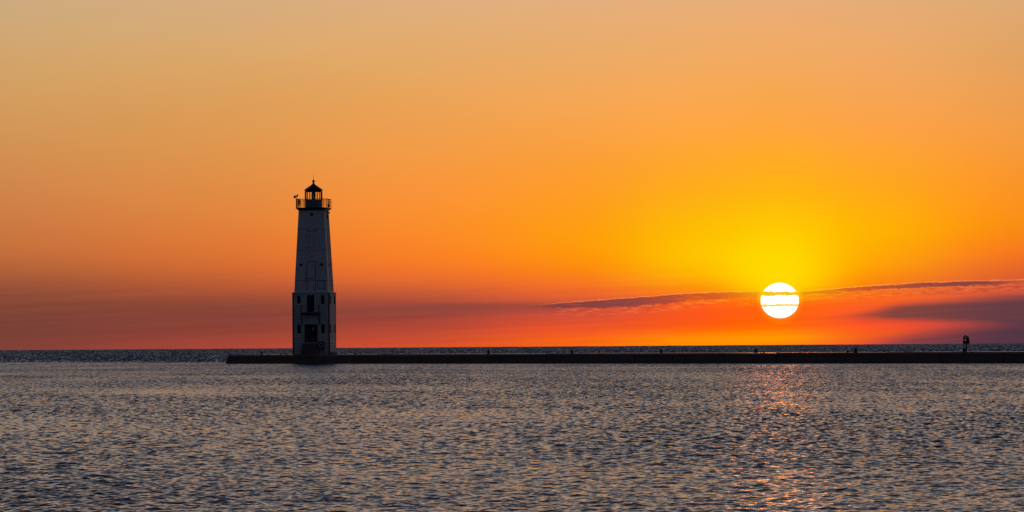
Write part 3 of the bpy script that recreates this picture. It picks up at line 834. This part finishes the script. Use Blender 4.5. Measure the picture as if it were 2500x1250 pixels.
tube(bm, (x0 - .2, 0.1, zt_ - .1), (x1, 0.1, zt_ + 0.3), 0.02, 6)
obj('floodlight', bm, M['black'], LH)

# balcony over the door
bw0, bw1 = bx_(736.0), bx_(782.6); by = -HB - 0.72
zf0, zf1 = z_(767), z_(763)
bal = []
bm = bmesh.new(); box(bm, bw0, bw1, by, -HB - 0.003, zf0 + 0.05, zf1, 0.01)
bo = obj('balcony', bm, M['rust'], LH)
bm = bmesh.new()
for i in range(6):
    xx = bw0 + 0.1 + i * (bw1 - bw0 - 0.3) / 5; box(bm, xx, xx + 0.1, by + 0.03, -HB - 0.01, zf0 - 0.06, zf0 + 0.048)
objs('joist', bm, M['rust'], bo)
for xx in (bw0 + 0.06, bw1 - 0.08):
    bm = bmesh.new(); tube(bm, (xx, by + 0.05, zf0), (xx, by + 0.05, z_(746)), 0.05, 6); obj('post', bm, M['black'], bo)
    bm = bmesh.new(); tube(bm, (xx, by + 0.05, zf0 + 0.02), (xx, -HB - 0.05, z_(791.5)), 0.055, 6); obj('brace', bm, M['black'], bo)
bm = bmesh.new()
for zz2 in (z_(746.6), z_(754.5)):
    tube(bm, (bw0 + 0.06, by + 0.05, zz2), (bw1 - 0.08, by + 0.05, zz2), 0.02, 6)
    for xx in (bw0 + 0.06, bw1 - 0.08): tube(bm, (xx, by + 0.05, zz2), (xx, -HB - 0.01, zz2), 0.02, 6)
obj('railing', bm, M['black'], bo)
bm = bmesh.new()
for xx in (bx_(739), bx_(773.5)): box(bm, xx, xx + 0.26, -HB - 0.3, -HB - 0.004, z_(776.5), z_(773.5))
objs('bracket', bm, M['siding'], bo)
# concrete steps
bm = bmesh.new(); zs_ = z_(837.5)
for i in range(6):
    ztop = zs_ * (1 - i / 6)
    box(bm, bx_(739.8) + 0.003 * i, bx_(774) - 0.003 * i, -HB - 0.55 - 0.22 * i, -HB - 0.55 - 0.22 * (i - 1) if i else -HB - 0.03, 0, ztop)
obj('entrance_steps', bm, M['concrete'], LH)
bm = bmesh.new(); box(bm, HB + 0.035, HB + 0.30, -HB + 0.1, HB - 0.3, 0, 0.25, 0.06); obj('footing', bm, M['concrete'], LH)

# life ring stand beside the steps
lr = thing('life_ring_stand', 'dark life ring cabinet with pale ring standing beside the lighthouse steps', 'life ring', (tx, TY, DECK), TH)
bx0, bx1 = bx_(777.6), bx_(792.6)
yy = -HB - 0.45
bm = bmesh.new(); box(bm, bx0, bx1, yy, yy + 0.25, z_(852), z_(834.2), 0.03); obj('cabinet', bm, M['black'], lr)
for xx in (bx0 + 0.1, bx1 - 0.14):
    bm = bmesh.new(); box(bm, xx, xx + 0.06, yy + 0.08, yy + 0.14, 0, z_(852)); obj('leg', bm, M['black'], lr)
bm = bmesh.new(); torus(bm, (bx_(785.6), yy - 0.04, z_(843)), (0, 1, 0), 4.6 * K, 0.042, 24, 8); obj('ring', bm, M['ring'], lr, True)

# ------------------------------------------------------------------ bollards, cleats
G1 = 'iron bollards along the breakwater deck'
bspecs = [
 (637, 0.36, 0.09, 'slim short bollard on the deck left of the lighthouse, near the sloping pier end'),
 (1190.5, 0.37, 0.10, 'black bollard nearest to the right of the lighthouse on the breakwater'),
 (1395, 0.37, 0.10, 'black bollard on the breakwater below the left tip of the cloud streak'),
 (1612.5, 0.37, 0.11, 'black bollard on the breakwater well left of the sun, no cleat beside it'),
 (1844, 0.37, 0.12, 'thick bollard on the breakwater just left below the sun, cleat on its right'),
 (2087.5, 0.40, 0.11, 'bollard on the breakwater right of the sun, cleat on its left'),
 (2352.6, 0.36, 0.115, 'bollard on the breakwater directly under the hooded beacon'),
]
first = None
def child_copy(src, par):
    for ch in src.children:
        c = ch.copy(); C.objects.link(c); c.parent = par
for px, h, r, lab in bspecs:
    p = on_pier(px, 0.8)
    if first is None:
        first = root = thing('bollard', lab, 'bollard', (p.x, p.y, DECK + 0.005), rotp, G1)
        bm = bmesh.new(); lathe(bm, [(0.16, 0), (0.16, 0.03), (0.105, 0.05), (0.095, 0.16), (0.10, 0.26)], 14); obj('post', bm, M['bollard'], root)
        bm = bmesh.new(); lathe(bm, [(0.10, 0.262), (0.145, 0.29), (0.15, 0.33), (0.11, 0.36), (0.0, 0.37)], 14); obj('cap', bm, M['bollard'], root, True)
        kids = list(root.children)
    else:
        root = first.copy(); C.objects.link(root); root.location = (p.x, p.y, DECK + 0.005); root['label'] = lab
        for ch in kids:
            c = ch.copy(); C.objects.link(c); c.parent = root
    root.scale = (r / 0.095, r / 0.095, h / 0.36)
G2 = 'low mooring cleats on the breakwater deck'
cspecs = [(690.5, 0.45, 'low mooring cleat on the deck close to the left side of the lighthouse'),
          (873, 0.50, 'low mooring cleat on the deck a short way right of the lighthouse'),
          (1855, 0.45, 'low mooring cleat just right of the thick bollard under the sun'),
          (2076, 0.45, 'low mooring cleat beside the bollard right of the sun')]
cf = None
for px, hw, lab in cspecs:
    p = on_pier(px, 0.8)
    if cf is None:
        cf = root = thing('mooring_cleat', lab, 'cleat', (p.x, p.y, DECK + 0.005), 0, G2)
        for s_ in (-1, 1):
            bm = bmesh.new(); lathe(bm, [(0.09, 0), (0.08, 0.02), (0.055, 0.06), (0.06, 0.13), (0.085, 0.16), (0.0, 0.17)], 12, (s_ * 0.32, 0)); obj('foot', bm, M['bollard'], root)
        bm = bmesh.new(); tube(bm, (-0.40, 0, 0.115), (0.40, 0, 0.115), 0.028, 8); obj('bar', bm, M['bollard'], root)
        kids2 = list(root.children)
    else:
        root = cf.copy(); C.objects.link(root); root.location = (p.x, p.y, DECK + 0.005); root['label'] = lab
        for ch in kids2:
            c = ch.copy(); C.objects.link(c); c.parent = root
    root.scale = (hw / 0.45,) * 3

# ------------------------------------------------------------------ beacon at the right
bp = on_pier(2357.6, 1.3); kb = bp.y / F
bc = thing('navigation_beacon', 'small dark beacon with arched perforated hood on a thin pole at far right', 'beacon', (bp.x, bp.y, DECK + 0.004), R(4))
hz = lambda py: (860.2 - py) * kb
hx = lambda px: (px - 2357.6) * kb
bm = bmesh.new(); lathe(bm, [(0.12, 0), (0.12, 0.02), (0.06, 0.03), (0.06, hz(847)), (0.07, hz(846)), (0.07, hz(840))], 10); obj('pole', bm, M['black'], bc)
bm = bmesh.new(); box(bm, hx(2349.2), hx(2362.5), -0.2, 0.2, hz(840), hz(833), 0.02); obj('battery_box', bm, M['black'], bc)
# hood: arched plate with round holes, built as a rim plus spokes
bm = bmesh.new(); cx0 = hx(2355.6); rz = 5.0 * kb; cz0 = hz(825.2)
def arc_plate(bm, r0, r1, y0, y1, a0, a1, n):
    prev = None
    for i in range(n + 1):
        a = a0 + (a1 - a0) * i / n; c, s_ = math.cos(a), math.sin(a)
        cur = [bm.verts.new((cx0 + r_ * c, y, cz0 + r_ * s_)) for r_ in (r0, r1) for y in (y0, y1)]
        if prev:
            for i_, j_ in ((0, 1), (1, 3), (3, 2), (2, 0)): bm.faces.new((prev[i_], prev[j_], cur[j_], cur[i_]))
        else: bm.faces.new((cur[0], cur[1], cur[3], cur[2]))
        prev = cur
    bm.faces.new((prev[0], prev[2], prev[3], prev[1]))
arc_plate(bm, rz * 0.92, rz * 1.16, -0.08, 0.08, -0.0, math.pi, 20)
arc_plate(bm, rz * 0.36, rz * 0.70, -0.06, 0.06, -0.0, math.pi, 16)
for i in range(6):
    a = math.pi * i / 5; c, s_ = math.cos(a), math.sin(a)
    tube(bm, (cx0 + rz * 0.55 * c, 0, cz0 + rz * 0.55 * s_), (cx0 + rz * 1.08 * c, 0, cz0 + rz * 1.08 * s_), 0.036, 6)
box(bm, cx0 - rz * 1.15, cx0 - rz * 0.5, -0.07, 0.07, hz(833) + 0.001, cz0)
box(bm, cx0 + rz * 0.35, cx0 + rz * 1.15, -0.07, 0.07, hz(833) + 0.001, cz0)
box(bm, cx0 - rz * 0.49, cx0 + rz * 0.34, -0.05, 0.05, hz(829), cz0 - 0.002)
obj('hood', bm, M['green'], bc)
bm = bmesh.new(); lathe(bm, [(0.06, hz(833) + 0.001), (0.07, hz(832)), (0.05, hz(830.4)), (0, hz(830))], 10, (hx(2355.3), -0.1)); obj('lamp', bm, M['lantern_glass'], bc)
bm = bmesh.new()
pl = [(hx(2360.6), hz(824.0)), (hx(2362.3), hz(822.6)), (hx(2365.3), hz(839.6)), (hx(2362.6), hz(840))]
A = [bm.verts.new((a, -0.22, b)) for a, b in pl]; B = [bm.verts.new((a, 0.22, b)) for a, b in pl]
for i in range(4): bm.faces.new((A[i], A[(i + 1) % 4], B[(i + 1) % 4], B[i]))
bm.faces.new(A[::-1]); bm.faces.new(B)
obj('solar_panel', bm, M['red'], bc)
bm = bmesh.new(); box(bm, hx(2350.2), hx(2352.3), -0.06, 0.06, hz(846.0), hz(840.02)); obj('bracket', bm, M['black'], bc)
